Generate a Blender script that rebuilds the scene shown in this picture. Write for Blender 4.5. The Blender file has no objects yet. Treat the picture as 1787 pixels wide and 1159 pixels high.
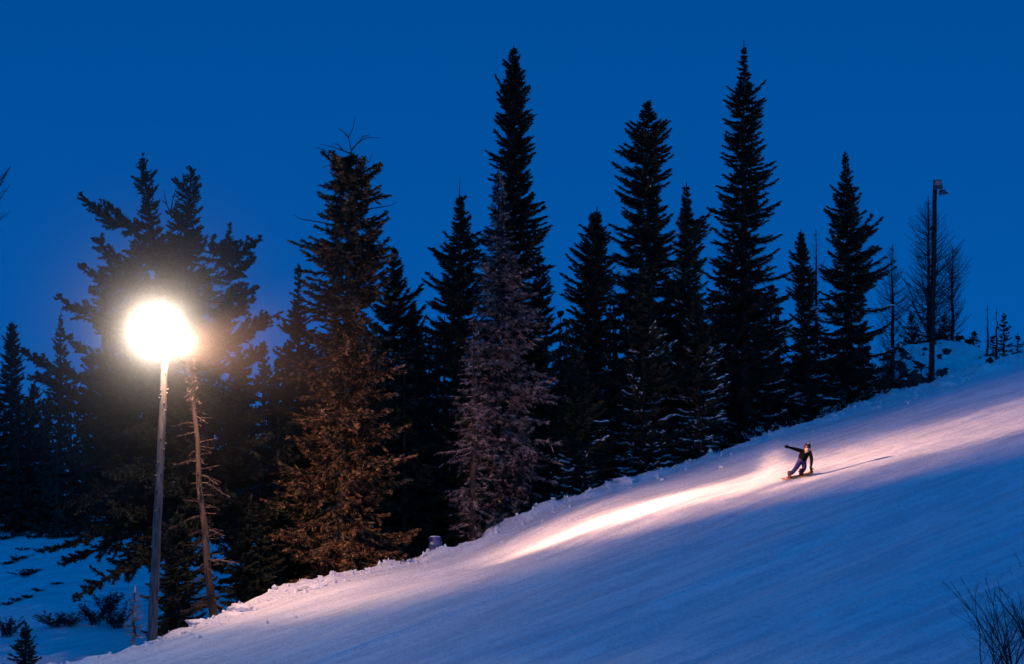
import bpy, bmesh, math, random
import numpy as np
from mathutils import Vector, Matrix

R = math.radians
SC = bpy.context.scene
COL = SC.collection

# ------------------------------------------------------------------ camera
FPX, CXP, CYP, HOR = 3475.0, 893.5, 579.5, 700.0
PITCH = math.atan((HOR - CYP) / FPX)
cam = bpy.data.cameras.new('camera')
cam.sensor_width = 36.0
cam.lens = 36.0 * FPX / 1787.0
cam.clip_start = 0.5
cam.clip_end = 6000
camo = bpy.data.objects.new('camera', cam)
COL.objects.link(camo)
camo.location = (0, 0, 0)
camo.rotation_euler = (R(90) + PITCH, 0, 0)
SC.camera = camo

# ------------------------------------------------------------------ dusk sky
world = bpy.data.worlds.new('World')
SC.world = world
world.use_nodes = True
nt = world.node_tree
bg = nt.nodes['Background']
sky = nt.nodes.new('ShaderNodeTexSky')
sky.sky_type = 'NISHITA'
sky.sun_disc = False
sky.sun_elevation = R(2.0)
sky.sun_rotation = R(180)
sky.ozone_density = 6.0
tc = nt.nodes.new('ShaderNodeTexCoord')
sp = nt.nodes.new('ShaderNodeSeparateXYZ')
nt.links.new(tc.outputs['Generated'], sp.inputs[0])
ab = nt.nodes.new('ShaderNodeMath'); ab.operation = 'ABSOLUTE'
nt.links.new(sp.outputs[2], ab.inputs[0])
ma = nt.nodes.new('ShaderNodeMath'); ma.operation = 'MULTIPLY_ADD'
ma.inputs[1].default_value = 1.1; ma.inputs[2].default_value = 0.50
nt.links.new(ab.outputs[0], ma.inputs[0])
mx_ = nt.nodes.new('ShaderNodeMath'); mx_.operation = 'MULTIPLY'; mx_.inputs[1].default_value = .35
my_ = nt.nodes.new('ShaderNodeMath'); my_.operation = 'MULTIPLY_ADD'; my_.inputs[1].default_value = .35; my_.inputs[2].default_value = .80
nt.links.new(sp.outputs[0], mx_.inputs[0]); nt.links.new(sp.outputs[1], my_.inputs[0])   # an even afterglow-free sky all round
cb = nt.nodes.new('ShaderNodeCombineXYZ')
nt.links.new(mx_.outputs[0], cb.inputs[0]); nt.links.new(my_.outputs[0], cb.inputs[1])
nt.links.new(ma.outputs[0], cb.inputs[2])
nv = nt.nodes.new('ShaderNodeVectorMath'); nv.operation = 'NORMALIZE'
nt.links.new(cb.outputs[0], nv.inputs[0])
nt.links.new(nv.outputs[0], sky.inputs['Vector'])
tint = nt.nodes.new('ShaderNodeMix'); tint.data_type = 'RGBA'; tint.blend_type = 'MULTIPLY'
tint.inputs[0].default_value = 1.0
nt.links.new(sky.outputs[0], tint.inputs[6])
tint.inputs[7].default_value = (0.05, 0.95, 1.0, 1)      # tungsten white balance of the picture
nt.links.new(tint.outputs[2], bg.inputs[0])
bg.inputs[1].default_value = 0.322

# added fill to lift the snow, in place of dusk glow: weak, blue, broad
sun = bpy.data.lights.new('twilight_fill', 'SUN')
sun.energy = 0.80
sun.angle = R(110)
sun.color = (0.0, 0.29, 1.0)
suno = bpy.data.objects.new('twilight_fill', sun)
COL.objects.link(suno)
suno.rotation_euler = (R(38), 0, R(-12))

SC.view_settings.view_transform = 'Standard'
SC.view_settings.look = 'None'
SC.view_settings.exposure = 0.0
SC.view_settings.gamma = 1.0
SC.view_settings.use_curve_mapping = False
SC.render.engine = 'CYCLES'
SC.cycles.max_bounces = 5
SC.cycles.diffuse_bounces = 3
SC.cycles.glossy_bounces = 2
SC.cycles.transmission_bounces = 2
SC.cycles.volume_bounces = 0
SC.cycles.volume_step_rate = 1.0
SC.cycles.volume_max_steps = 128
SC.cycles.use_denoising = True
SC.cycles.sample_clamp_indirect = 4.0

LAMP_COL = (1.0, 0.52, 0.33)
FLOOD_W, DOWN_W, BEAM_W, FRONT_W, LEAK_W = 9000.0, 600.0, 182000.0, 2500.0, 1250.0

# ------------------------------------------------------------------ helpers
def hsh(i, j, s):
    n = (i.astype(np.int64) * 374761393 + j.astype(np.int64) * 668265263 + s * 974634777) & 0xffffffff
    n = ((n ^ (n >> 13)) * 1274126177) & 0xffffffff
    return ((n ^ (n >> 16)) & 0xffff) / 65535.0
def noise(x, y, s=0):
    x = np.asarray(x, float); y = np.asarray(y, float)
    i = np.floor(x); j = np.floor(y); u = x - i; v = y - j
    u = u*u*u*(u*(u*6-15)+10); v = v*v*v*(v*(v*6-15)+10)
    a = hsh(i, j, s); b = hsh(i+1, j, s); c = hsh(i, j+1, s); d = hsh(i+1, j+1, s)
    return (a + (b-a)*u + (c-a)*v + (a-b-c+d)*u*v) * 2 - 1
def fbm(x, y, s=0, o=3):
    t = 0; a = 1.0
    for k in range(o):
        t = t + a * noise(np.asarray(x)*2**k, np.asarray(y)*2**k, s+k); a *= .5
    return t
def sst(a, b, x):
    t = np.clip((x-a)/(b-a), 0, 1); return t*t*(3-2*t)

S2 = math.sqrt(2.0)
def height(x, y):
    """the groomed run (a tilted plane), its bank, and the forest floor and meadow beyond"""
    x = np.asarray(x, float); y = np.asarray(y, float)
    d = (y - 77.0 - x) / S2
    s = (x + y) / S2
    run = -12.2 + .16*x + .10*y
    run = run + .33*np.exp(-((x-4.5)/5.0)**2-((y-73.0)/3.6)**2) - .62*np.exp(-((x+2.5)/5.0)**2-((y-74.0)/5.0)**2)
    run = run + .17*fbm(d*.11, s*.03, 5, 2) + .13*noise(d*.42, s*.06, 9) + .06*noise(d*1.2, s*.18, 12) + .016*noise(d*3.2, s*.5, 14) + .014*fbm(x*1.3, y*1.3, 17, 2)
    dj = d + .55*fbm(s*.42, d*.1, 21, 3) + .15*noise(s*1.9, d*1.4, 25)
    lip = .21*np.exp(-((dj+.35)/.55)**2) * np.clip(.45+.75*fbm(s*1.1, d*1.2, 31, 4), 0, 1.6)
    lip = lip + .07*sst(-1.4, -.2, dj)*np.clip(fbm(s*3.1, d*3.1, 37, 3), -.3, 1)
    drop = 1.5*sst(-.1, 2.2, dj) + .10*np.maximum(dj-2, 0)
    drop = np.minimum(drop, 3.4)
    forest = run + lip - drop
    mead = -10.0 + .058*(y-80) + .012*(x+20) + .18*fbm(x*.12, y*.12, 41, 3) + .05*noise(x*.9, y*.9, 44)
    left = 1 - sst(-9.0, 3.0, x + .35*(y-77)*0)
    w = sst(.4, 7.0, d) * left
    z = forest*(1-w) + np.minimum(mead, forest+.6)*w
    # beyond the pictured ground the hillside levels out
    far = sst(125, 220, y)
    z = z*(1-far) + (5.0*sst(-40, 60, x) - 6.0)*far
    z = z*(1-sst(80, 200, np.abs(x))) + np.where(x > 0, 6.0, -9.0)*sst(80, 200, np.abs(x))
    # the knoll the photographer stands on
    kn = np.exp(-(x/14.0)**2) * (1 - sst(3, 34, y)) * sst(-60, -20, y)
    z = z*(1-kn) + (-1.75)*kn
    return z
def H(x, y):
    return float(height(np.array([x]), np.array([y]))[0])

CP, SP = math.cos(PITCH), math.sin(PITCH)
def ray(px, py):
    u = (px-CXP)/FPX; v = (CYP-py)/FPX
    return Vector((u, CP - v*SP, SP + v*CP))
def P(px, py, Y):
    r = ray(px, py); return r * (Y / r.y)
def G(px, py, y0=35.0, y1=170.0):
    ys = np.arange(y0, y1, .05)
    r = ray(px, py) / ray(px, py).y
    zs = height(r.x*ys, ys)
    below = np.nonzero(r.z*ys <= zs)[0]
    k = below[0] if len(below) else len(ys)-1
    return r * ys[k]
def ground_at(px, Y):
    x = (px-CXP)/FPX*Y
    return Vector((x, Y, H(x, Y)))
def pxm(Y):
    return FPX / Y

def mesh_np(name, V, F, mats, midx=None, smooth=False):
    """V (n,3); F a list of (m,k) index arrays"""
    me = bpy.data.meshes.new(name)
    V = np.asarray(V, np.float32)
    Fs = [np.asarray(f, np.int32) for f in F if len(f)]
    loops = np.concatenate([f.ravel() for f in Fs])
    tot = np.concatenate([np.full(len(f), f.shape[1], np.int32) for f in Fs])
    start = np.concatenate([[0], np.cumsum(tot)[:-1]]).astype(np.int32)
    me.vertices.add(len(V)); me.vertices.foreach_set('co', V.ravel())
    me.loops.add(len(loops)); me.loops.foreach_set('vertex_index', loops)
    me.polygons.add(len(tot)); me.polygons.foreach_set('loop_start', start)
    try: me.polygons.foreach_set('loop_total', tot)
    except Exception: pass
    for m in (mats if isinstance(mats, (list, tuple)) else [mats]): me.materials.append(m)
    if midx is not None: me.polygons.foreach_set('material_index', np.asarray(midx, np.int32))
    me.polygons.foreach_set('use_smooth', np.full(len(tot), smooth, bool))
    me.update(); me.validate()
    return me
def link(name, me, parent=None, loc=None):
    o = bpy.data.objects.new(name, me); COL.objects.link(o)
    if parent is not None: o.parent = parent
    if loc is not None: o.location = loc
    return o
def tag(o, label=None, cat=None, group=None, kind=None):
    if label: o['label'] = label
    if cat: o['category'] = cat
    if group: o['group'] = group
    if kind: o['kind'] = kind
    return o
def thing(name, label, cat, loc, group=None):
    o = bpy.data.objects.new(name, None); COL.objects.link(o)
    o.empty_display_size = .2
    o.location = loc
    return tag(o, label, cat, group)

class MB:
    """collects tubes, boxes and lathed pieces into one mesh"""
    def __init__(s): s.V = []; s.F3 = []; s.F4 = []; s.m3 = []; s.m4 = []; s.n = 0
    def add(s, V, tris=(), quads=(), m=0):
        V = np.asarray(V, float).reshape(-1, 3)
        if len(tris): t = np.asarray(tris)+s.n; s.F3.append(t); s.m3.append(np.full(len(t), m))
        if len(quads): q = np.asarray(quads)+s.n; s.F4.append(q); s.m4.append(np.full(len(q), m))
        s.V.append(V); s.n += len(V)
    def tube(s, pts, rad, n=8, m=0, cap=True, jitter=0, rng=None):
        pts = [Vector(p) for p in pts]
        if not hasattr(rad, '__len__'): rad = [rad]*len(pts)
        rings = []
        for i, p in enumerate(pts):
            t = (pts[min(i+1, len(pts)-1)] - pts[max(i-1, 0)]).normalized()
            a = t.cross(Vector((0, 1, 0)) if abs(t.y) < .9 else Vector((1, 0, 0))).normalized()
            b = t.cross(a)
            for k in range(n):
                an = 2*math.pi*k/n
                rr = rad[i]*(1 + (jitter*(rng.random()*2-1) if jitter else 0))
                rings.append(p + (a*math.cos(an) + b*math.sin(an))*rr)
        q = []
        for i in range(len(pts)-1):
            for k in range(n):
                q.append((i*n+k, i*n+(k+1) % n, (i+1)*n+(k+1) % n, (i+1)*n+k))
        tr = []
        if cap:
            c0 = len(rings); rings += [pts[0], pts[-1]]
            L = (len(pts)-1)*n
            for k in range(n):
                tr.append((c0, (k+1) % n, k)); tr.append((c0+1, L+k, L+(k+1) % n))
        s.add([tuple(v) for v in rings], tr, q, m)
    def box(s, c, sx, sy, sz, rot=None, m=0, bev=0.0):
        bm = bmesh.new(); bmesh.ops.create_cube(bm, size=1)
        bmesh.ops.scale(bm, vec=(sx, sy, sz), verts=bm.verts)
        if bev: bmesh.ops.bevel(bm, geom=bm.edges, offset=bev, segments=2, affect='EDGES')
        if rot is not None: bmesh.ops.transform(bm, matrix=rot.to_4x4(), verts=bm.verts)
        bmesh.ops.translate(bm, vec=c, verts=bm.verts)
        s.addbm(bm, m)
    def addbm(s, bm, m=0):
        bmesh.ops.triangulate(bm, faces=bm.faces)
        bm.verts.index_update()
        s.add([tuple(v.co) for v in bm.verts], [[v.index for v in f.verts] for f in bm.faces], (), m)
        bm.free()
    def mesh(s, name, mats, smooth=True):
        F = []; mi = []
        if s.F3: F.append(np.concatenate(s.F3)); mi.append(np.concatenate(s.m3))
        if s.F4: F.append(np.concatenate(s.F4)); mi.append(np.concatenate(s.m4))
        return mesh_np(name, np.concatenate(s.V), F, mats, np.concatenate(mi), smooth)

# ------------------------------------------------------------------ materials
def mat(name, col, rough=.8, spec=.3):
    m = bpy.data.materials.new(name); m.use_nodes = True
    b = m.node_tree.nodes['Principled BSDF']
    b.inputs['Base Color'].default_value = (*col, 1)
    b.inputs['Roughness'].default_value = rough
    b.inputs['Specular IOR Level'].default_value = spec
    return m
def vary(m, c1, c2, scale, detail=3, coord='Object', stretch=(1, 1, 1), lo=.35, hi=.65, bump=0, bdist=.02):
    """procedural two-tone colour and relief"""
    t = m.node_tree; N = t.nodes; b = N['Principled BSDF']
    co = N.new('ShaderNodeTexCoord'); mp = N.new('ShaderNodeMapping')
    mp.inputs['Scale'].default_value = stretch
    t.links.new(co.outputs[coord], mp.inputs[0])
    n = N.new('ShaderNodeTexNoise'); n.inputs['Scale'].default_value = scale; n.inputs['Detail'].default_value = detail
    t.links.new(mp.outputs[0], n.inputs['Vector'])
    r = N.new('ShaderNodeValToRGB')
    r.color_ramp.elements[0].position = lo; r.color_ramp.elements[1].position = hi
    r.color_ramp.elements[0].color = (*c1, 1); r.color_ramp.elements[1].color = (*c2, 1)
    t.links.new(n.outputs['Fac'], r.inputs[0]); t.links.new(r.outputs[0], b.inputs['Base Color'])
    if bump:
        bp = N.new('ShaderNodeBump'); bp.inputs['Strength'].default_value = bump; bp.inputs['Distance'].default_value = bdist
        t.links.new(n.outputs['Fac'], bp.inputs['Height']); t.links.new(bp.outputs[0], b.inputs['Normal'])
    return m

def snow_material():
    m = mat('snow', (.83, .84, .86), .55, .35)
    t = m.node_tree; N = t.nodes; b = N['Principled BSDF']
    co = N.new('ShaderNodeTexCoord')
    rot = N.new('ShaderNodeMapping'); rot.inputs['Rotation'].default_value = (0, 0, R(-43))
    t.links.new(co.outputs['Object'], rot.inputs[0])
    st = N.new('ShaderNodeMapping'); st.inputs['Scale'].default_value = (.16, 2.4, 1)
    t.links.new(rot.outputs[0], st.inputs[0])
    def nz(scale, detail, src, rough=.6):
        n = N.new('ShaderNodeTexNoise'); n.inputs['Scale'].default_value = scale
        n.inputs['Detail'].default_value = detail; n.inputs['Roughness'].default_value = rough
        t.links.new(src, n.inputs['Vector']); return n.outputs['Fac']
    streak = nz(1.0, 4, st.outputs[0])
    crust = nz(5.0, 5, co.outputs['Object'], .65)
    wv = N.new('ShaderNodeTexWave'); wv.wave_type = 'BANDS'; wv.bands_direction = 'Y'
    wv.inputs['Scale'].default_value = .11; wv.inputs['Distortion'].default_value = 9.0
    wv.inputs['Detail'].default_value = 1.0; wv.inputs['Detail Scale'].default_value = .22
    t.links.new(rot.outputs[0], wv.inputs['Vector'])
    trk = N.new('ShaderNodeMapRange'); trk.inputs[1].default_value = .93; trk.inputs[2].default_value = 1.0
    t.links.new(wv.outputs['Fac'], trk.inputs[0]); track = trk.outputs[0]          # old board tracks
    grain = nz(26.0, 3, co.outputs['Object'], .7)
    prev = None
    for src, s_, d_ in ((track, .7, -.05), (streak, .8, .09), (crust, .7, .04), (grain, 1.0, .03)):
        bp = N.new('ShaderNodeBump'); bp.inputs['Strength'].default_value = s_; bp.inputs['Distance'].default_value = d_
        t.links.new(src, bp.inputs['Height'])
        if prev: t.links.new(prev, bp.inputs['Normal'])
        prev = bp.outputs[0]
    t.links.new(prev, b.inputs['Normal'])
    r = N.new('ShaderNodeValToRGB')
    r.color_ramp.elements[0].position = .1; r.color_ramp.elements[1].position = .8
    r.color_ramp.elements[0].color = (.66, .68, .73, 1); r.color_ramp.elements[1].color = (.97, .97, .97, 1)
    # shading of ridges painted in as paler and darker streaks, plus a grainy speckle
    sub = nz(.5, 3, st.outputs[0]); gr2 = nz(14.0, 2, co.outputs['Object'], .8)
    def mad(a_, k_, c_):
        n_ = N.new('ShaderNodeMath'); n_.operation = 'MULTIPLY_ADD'; n_.inputs[1].default_value = k_
        t.links.new(a_, n_.inputs[0])
        if isinstance(c_, float): n_.inputs[2].default_value = c_
        else: t.links.new(c_, n_.inputs[2])
        return n_.outputs[0]
    f = mad(streak, 1.5, mad(sub, 1.3, mad(gr2, 3.0, mad(crust, 1.2, -3.0))))
    t.links.new(f, r.inputs[0]); t.links.new(r.outputs[0], b.inputs['Base Color'])
    return m

M = {}
M['snow'] = snow_material()
M['flake'] = mat('airborne_snow', (.86, .87, .88), .6)
M['needle'] = vary(mat('spruce_needle', (.03, .04, .03), .75, .2), (.022, .030, .020), (.052, .058, .034), 1.3, 3)
M['lit_needle'] = vary(mat('lamplit_spruce_needle', (.1, .08, .04), .8, .2), (.026, .026, .012), (.46, .225, .11), 4.5, 4, lo=.44, hi=.68)  # the lamp's orange light is painted into these needles
M['dry'] = vary(mat('lamplit_dry_twig', (.15, .12, .1), .85, .2), (.022, .018, .016), (.50, .36, .31), 4.0, 4, lo=.42, hi=.64)  # dry twig tone with pinkish lamplit highlights painted in
M['bark'] = vary(mat('bark', (.05, .04, .035), .9, .2), (.035, .028, .022), (.09, .07, .055), 4, 5, stretch=(1, 1, .25), bump=.6, bdist=.03)
M['lit_bark'] = vary(mat('lamplit_bark', (.2, .14, .08), .9, .2), (.14, .09, .05), (.30, .21, .12), 4, 5, stretch=(1, 1, .25), bump=.6, bdist=.03)  # lamplit copy of the bark, warm light put into the colour
M['grey_wood'] = vary(mat('weathered_grey_wood', (.2, .19, .18), .85, .25), (.055, .052, .05), (.15, .14, .14), 3, 5, stretch=(4, 4, .5), bump=.5, bdist=.015)
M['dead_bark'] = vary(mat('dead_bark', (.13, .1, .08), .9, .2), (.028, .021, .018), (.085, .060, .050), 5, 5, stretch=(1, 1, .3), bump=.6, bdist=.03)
M['larch'] = vary(mat('larch_twig', (.03, .03, .03), .85, .2), (.022, .022, .024), (.05, .048, .05), 3, 3)
M['dark_pole'] = vary(mat('tarred_pole', (.02, .018, .016), .8, .25), (.012, .011, .010), (.03, .027, .024), 3, 4, stretch=(5, 5, .4), bump=.4, bdist=.01)
M['housing'] = vary(mat('lamp_housing', (.1, .1, .1), .45, .5), (.07, .07, .075), (.13, .13, .13), 6, 3)
M['lens'] = mat('unlit_lens', (.25, .28, .3), .1, .6)
M['rock'] = vary(mat('rock', (.05, .05, .05), .9, .2), (.025, .025, .027), (.09, .085, .08), 1.8, 5, bump=.8, bdist=.08)
M['drum'] = vary(mat('blue_drum', (.04, .06, .2), .45, .4), (.035, .05, .17), (.10, .11, .26), 5, 4, bump=.2, bdist=.01)
M['drum_pale'] = vary(mat('pale_scuffed_label', (.5, .5, .52), .7, .3), (.3, .3, .34), (.62, .62, .64), 14, 3)
M['jacket'] = vary(mat('black_jacket', (.003, .003, .003), .9, .05), (.0015, .0014, .0015), (.004, .0035, .0035), 9, 3, bump=.4, bdist=.01)
M['pants'] = vary(mat('blue_trousers', (.03, .04, .26), .7, .3), (.004, .0035, .055), (.010, .009, .105), 8, 3, bump=.4, bdist=.012)
M['skin'] = mat('skin', (.34, .19, .13), .55, .35)
M['helmet'] = mat('helmet', (.015, .007, .006), .4, .3)
M['helmet_highlight'] = mat('helmet_highlight', (.3, .28, .28), .4, .4)  # pale tone of the highlight painted on top of the helmet
M['glove'] = mat('glove', (.003, .003, .0035), .9, .05)
M['boot'] = vary(mat('boot', (.05, .03, .03), .7, .3), (.03, .018, .016), (.12, .06, .045), 20, 2)
M['patch'] = mat('pale_patch', (.22, .22, .24), .6, .3)
M['board'] = vary(mat('board_base', (.55, .22, .05), .35, .5), (.75, .16, .05), (.88, .48, .10), 2.2, 2)
M['binding'] = mat('binding', (.03, .02, .02), .5, .4)
def emit(name, col, s):
    m = mat(name, (.8, .8, .8)); b = m.node_tree.nodes['Principled BSDF']
    b.inputs['Emission Color'].default_value = (*col, 1); b.inputs['Emission Strength'].default_value = s
    return m
M['lit_lens'] = emit('lit_lens', (1, .80, .6), 60.0)

# ------------------------------------------------------------------ terrain
def axis(fine0, fine1, step, lo, hi, grow=1.12):
    a = list(np.arange(fine0, fine1, step))
    s = step; v = a[-1]
    while v < hi: s *= grow; v += s; a.append(v)
    s = step; v = a[0]; b = []
    while v > lo: s *= grow; v -= s; b.append(v)
    return np.array(b[::-1] + a)
xs = axis(-24, 34, .20, -1800, 1800)
ys = axis(44, 112, .23, -300, 3500)
XX, YY = np.meshgrid(xs, ys)
ZZ = height(XX, YY)
nx, ny = len(xs), len(ys)
idx = np.arange(nx*ny).reshape(ny, nx)
Q = np.stack([idx[:-1, :-1], idx[:-1, 1:], idx[1:, 1:], idx[1:, :-1]], -1).reshape(-1, 4)
tag(link('ground', mesh_np('ground', np.stack([XX, YY, ZZ], -1).reshape(-1, 3), [Q], M['snow'], smooth=True)), kind='structure')

# ------------------------------------------------------------------ trees
def curves_conifer(rng, zs, prof, az_n, trunk_xy, top_up=35, bot_up=-12, tip=.22, keep=1.0, lmin=.10, K=6):
    """branch curves (n,K,3): reach taken from the crown's left/right outline at each height"""
    out = []
    H0 = zs[0]; H1 = zs[-1]
    for z in zs:
        l, r = prof(z)
        f = (z-H0)/max(H1-H0, .01)
        ph0 = rng.random()*6.28
        fat = min(1.12, 1 + .14*rng.normal())
        for k in range(az_n):
            if rng.random() > keep: continue
            ph = ph0 + 6.283*k/az_n + rng.normal()*.25
            c, s_ = math.cos(ph), math.sin(ph)
            rx = r if c > 0 else l; ry = .5*(l+r)
            L = math.hypot(rx*c, ry*s_) * fat * (rng.uniform(.72, 1.06) if rng.random() < .85 else rng.uniform(.35, .7))
            cl = float(noise(z*.85+ph*.3, ph*1.1+z*.2, 3+int(H1*10)))
            L *= 1+.26*cl if cl > -.40 else .55
            L = max(L, lmin)
            up = math.tan(R(bot_up + (top_up-bot_up)*f**1.3 + rng.normal()*10))
            t = np.linspace(0, 1, K)
            zz = z + rng.normal()*.07 + L*(up*t - (.28*t - (.28+tip)*t**2.2 + .10*t)*(1-.6*f))
            tx, ty = trunk_xy(z)
            bend = rng.normal()*.10
            xx = tx + L*(c*t - s_*bend*t*t); yy = ty + L*(s_*t + c*bend*t*t)
            out.append(np.stack([xx, yy, zz], -1))
    return np.array(out)

def foliage(rng, C, per_m=26, tw=.34, wid=.055, droop=.25, fuzz=.5, t0=.12):
    """C (n,K,3) branch curves -> triangles (m,3,3): flat sprays of tapering twigs on both sides"""
    n, K, _ = C.shape
    seg = np.diff(C, axis=1); L = np.linalg.norm(seg, axis=2).sum(1)
    cnt = np.maximum((L*per_m*1.9).astype(int), 6)
    bi = np.repeat(np.arange(n), cnt); m = len(bi)
    t = t0 + (1-t0)*rng.random(m)**.85
    u = t*(K-1); k = np.minimum(u.astype(int), K-2); fr = (u-k)[:, None]
    p = C[bi, k]*(1-fr) + C[bi, k+1]*fr
    d = C[bi, k+1]-C[bi, k]; d /= np.linalg.norm(d, axis=1, keepdims=True)+1e-9
    side = np.cross(d, [0, 0, 1.]); side /= np.linalg.norm(side, axis=1, keepdims=True)+1e-9
    upv = np.cross(side, d)
    sg = np.where(rng.random(m) < .5, -1., 1.)[:, None]
    a = rng.uniform(.35, 1.15, m)[:, None]
    dr = d*np.cos(a) + side*sg*np.sin(a) + upv*(rng.normal(size=(m, 1))*fuzz*.55 - droop*.3)
    dr[:, 2] -= droop*rng.random(m)
    dr /= np.linalg.norm(dr, axis=1, keepdims=True)
    ln = (tw*(np.minimum(L[bi], 2.2)/1.4)**.6*(1.12-t)**.7*rng.uniform(.55, 1.25, m) + .07)[:, None]
    w = (wid*rng.uniform(.6, 1.4, m))[:, None]
    wv = np.cross(dr, rng.normal(size=(m, 3))); wv /= np.linalg.norm(wv, axis=1, keepdims=True)+1e-9
    return np.stack([p - wv*w*.6, p + wv*w*.6, p + dr*ln], 1)

def limb_tris(C, r0=.035, r1=.008):
    """three-sided tapering wood along each curve -> (m,3,3)"""
    n, K, _ = C.shape
    L = np.linalg.norm(C[:, -1]-C[:, 0], axis=1)
    d = C[:, -1]-C[:, 0]; d /= np.linalg.norm(d, axis=1, keepdims=True)+1e-9
    a = np.cross(d, [0, 0, 1.]); a /= np.linalg.norm(a, axis=1, keepdims=True)+1e-9
    b = np.cross(a, d)
    sc = np.clip(L/1.6, .3, 1.8)
    rad = (r0+(r1-r0)*np.linspace(0, 1, K))[None, :]*sc[:, None]
    rings = [C + (a*math.cos(q)+b*math.sin(q))[:, None, :]*rad[:, :, None] for q in (0, 2.094, 4.189)]
    T = []
    for i in range(3):
        A, B = rings[i], rings[(i+1) % 3]
        T.append(np.stack([A[:, :-1], B[:, :-1], B[:, 1:]], 2).reshape(-1, 3, 3))
        T.append(np.stack([A[:, :-1], B[:, 1:], A[:, 1:]], 2).reshape(-1, 3, 3))
    return np.concatenate(T)

def side_curves(rng, C, per_m=3.0, ln=.7, K=4, t0=.15, droop=.3, up=0.0):
    """second-order branchlets along curves"""
    n, K0, _ = C.shape
    L = np.linalg.norm(np.diff(C, axis=1), axis=2).sum(1)
    cnt = np.maximum((L*per_m).astype(int), 2)
    bi = np.repeat(np.arange(n), cnt); m = len(bi)
    t = t0+(1-t0)*rng.random(m)
    u = t*(K0-1); k = np.minimum(u.astype(int), K0-2); fr = (u-k)[:, None]
    p = C[bi, k]*(1-fr)+C[bi, k+1]*fr
    d = C[bi, k+1]-C[bi, k]; d /= np.linalg.norm(d, axis=1, keepdims=True)+1e-9
    rv = np.cross(d, rng.normal(size=(m, 3)) + np.array([0, 0, 1.2])*np.where(rng.random(m) < .5, -1, 1)[:, None])
    rv /= np.linalg.norm(rv, axis=1, keepdims=True)+1e-9
    a = rng.uniform(.5, 1.1, m)[:, None]
    dr = d*np.cos(a)+rv*np.sin(a)
    l = (ln*rng.uniform(.4, 1.1, m)*(1.15-t))[:, None]*np.clip(L[bi]/1.5, .4, 1.3)[:, None]
    tt = np.linspace(0, 1, K)[None, :, None]
    Cc = p[:, None, :] + dr[:, None, :]*l[:, None, :]*tt
    Cc[:, :, 2] += (l*(np.linspace(0, 1, K)[None, :]**2)*(up-droop*rng.random((m, 1))))
    return Cc

def tris_mesh(name, groups, mats):
    """groups: list of (T (m,3,3), material index)"""
    T = np.concatenate([g for g, _ in groups]); mi = np.concatenate([np.full(len(g), i) for g, i in groups])
    V = T.reshape(-1, 3); F = np.arange(len(V)).reshape(-1, 3)
    return mesh_np(name, V, [F], mats, mi)

def snow_bits(rng, C, frac=.3, per_m=7, size=.11, clump=1.2):
    """small caps of snow lying on the upper side of boughs"""
    n, K, _ = C.shape
    L = np.linalg.norm(C[:, -1]-C[:, 0], axis=1)
    mid = C[:, K//2]
    g = noise(mid[:, 2]*clump, (mid[:, 0]+mid[:, 1]*.7)*clump, 77)
    keep = (g > np.quantile(g, 1-frac)) & (L > .35)
    if keep.sum() == 0: keep[:] = True
    zc = C[:, 0, 2]; keep &= rng.random(n) < np.clip(1.15-zc/max(zc.max(), 1)*1.3, .04, 1)
    if keep.sum() == 0: keep[:] = True
    C = C[keep]; L = L[keep]; n = len(C)
    cnt = np.maximum((L*per_m).astype(int), 2); bi = np.repeat(np.arange(n), cnt); m = len(bi)
    t = .35+.65*rng.random(m); u = t*(K-1); k = np.minimum(u.astype(int), K-2); fr = (u-k)[:, None]
    p = C[bi, k]*(1-fr)+C[bi, k+1]*fr + rng.normal(size=(m, 3))*np.array([.07, .07, .015]) + np.array([0, 0, .045])
    d = C[bi, k+1]-C[bi, k]; d[:, 2] *= .6; d /= np.linalg.norm(d, axis=1, keepdims=True)+1e-9
    s_ = np.cross(d, [0, 0, 1.]); s_ /= np.linalg.norm(s_, axis=1, keepdims=True)+1e-9
    a = (size*rng.uniform(.5, 1.5, m))[:, None]; b = (size*.28*rng.uniform(.6, 1.4, m))[:, None]
    top = p + np.array([0, 0, .06])
    e = [p-d*a, p-s_*b, p+d*a, p+s_*b]
    T = [np.stack([e[i], e[(i+1) % 4], top], 1) for i in range(4)]
    return np.concatenate(T)

def make_trunk(rng, x0, y0, xt, hgt, r0, n=9, sink=.6):
    mb = MB(); K = 12
    pts = []; rad = []
    for i in range(K+1):
        f = i/K
        pts.append((x0+(xt-x0)*f+rng.normal()*.02, y0, -sink + (hgt+sink)*f)); rad.append(max(r0*(1-f)**.85, .018))
    mb.tube(pts, rad, n, jitter=.12, rng=rng)
    return mb

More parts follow.
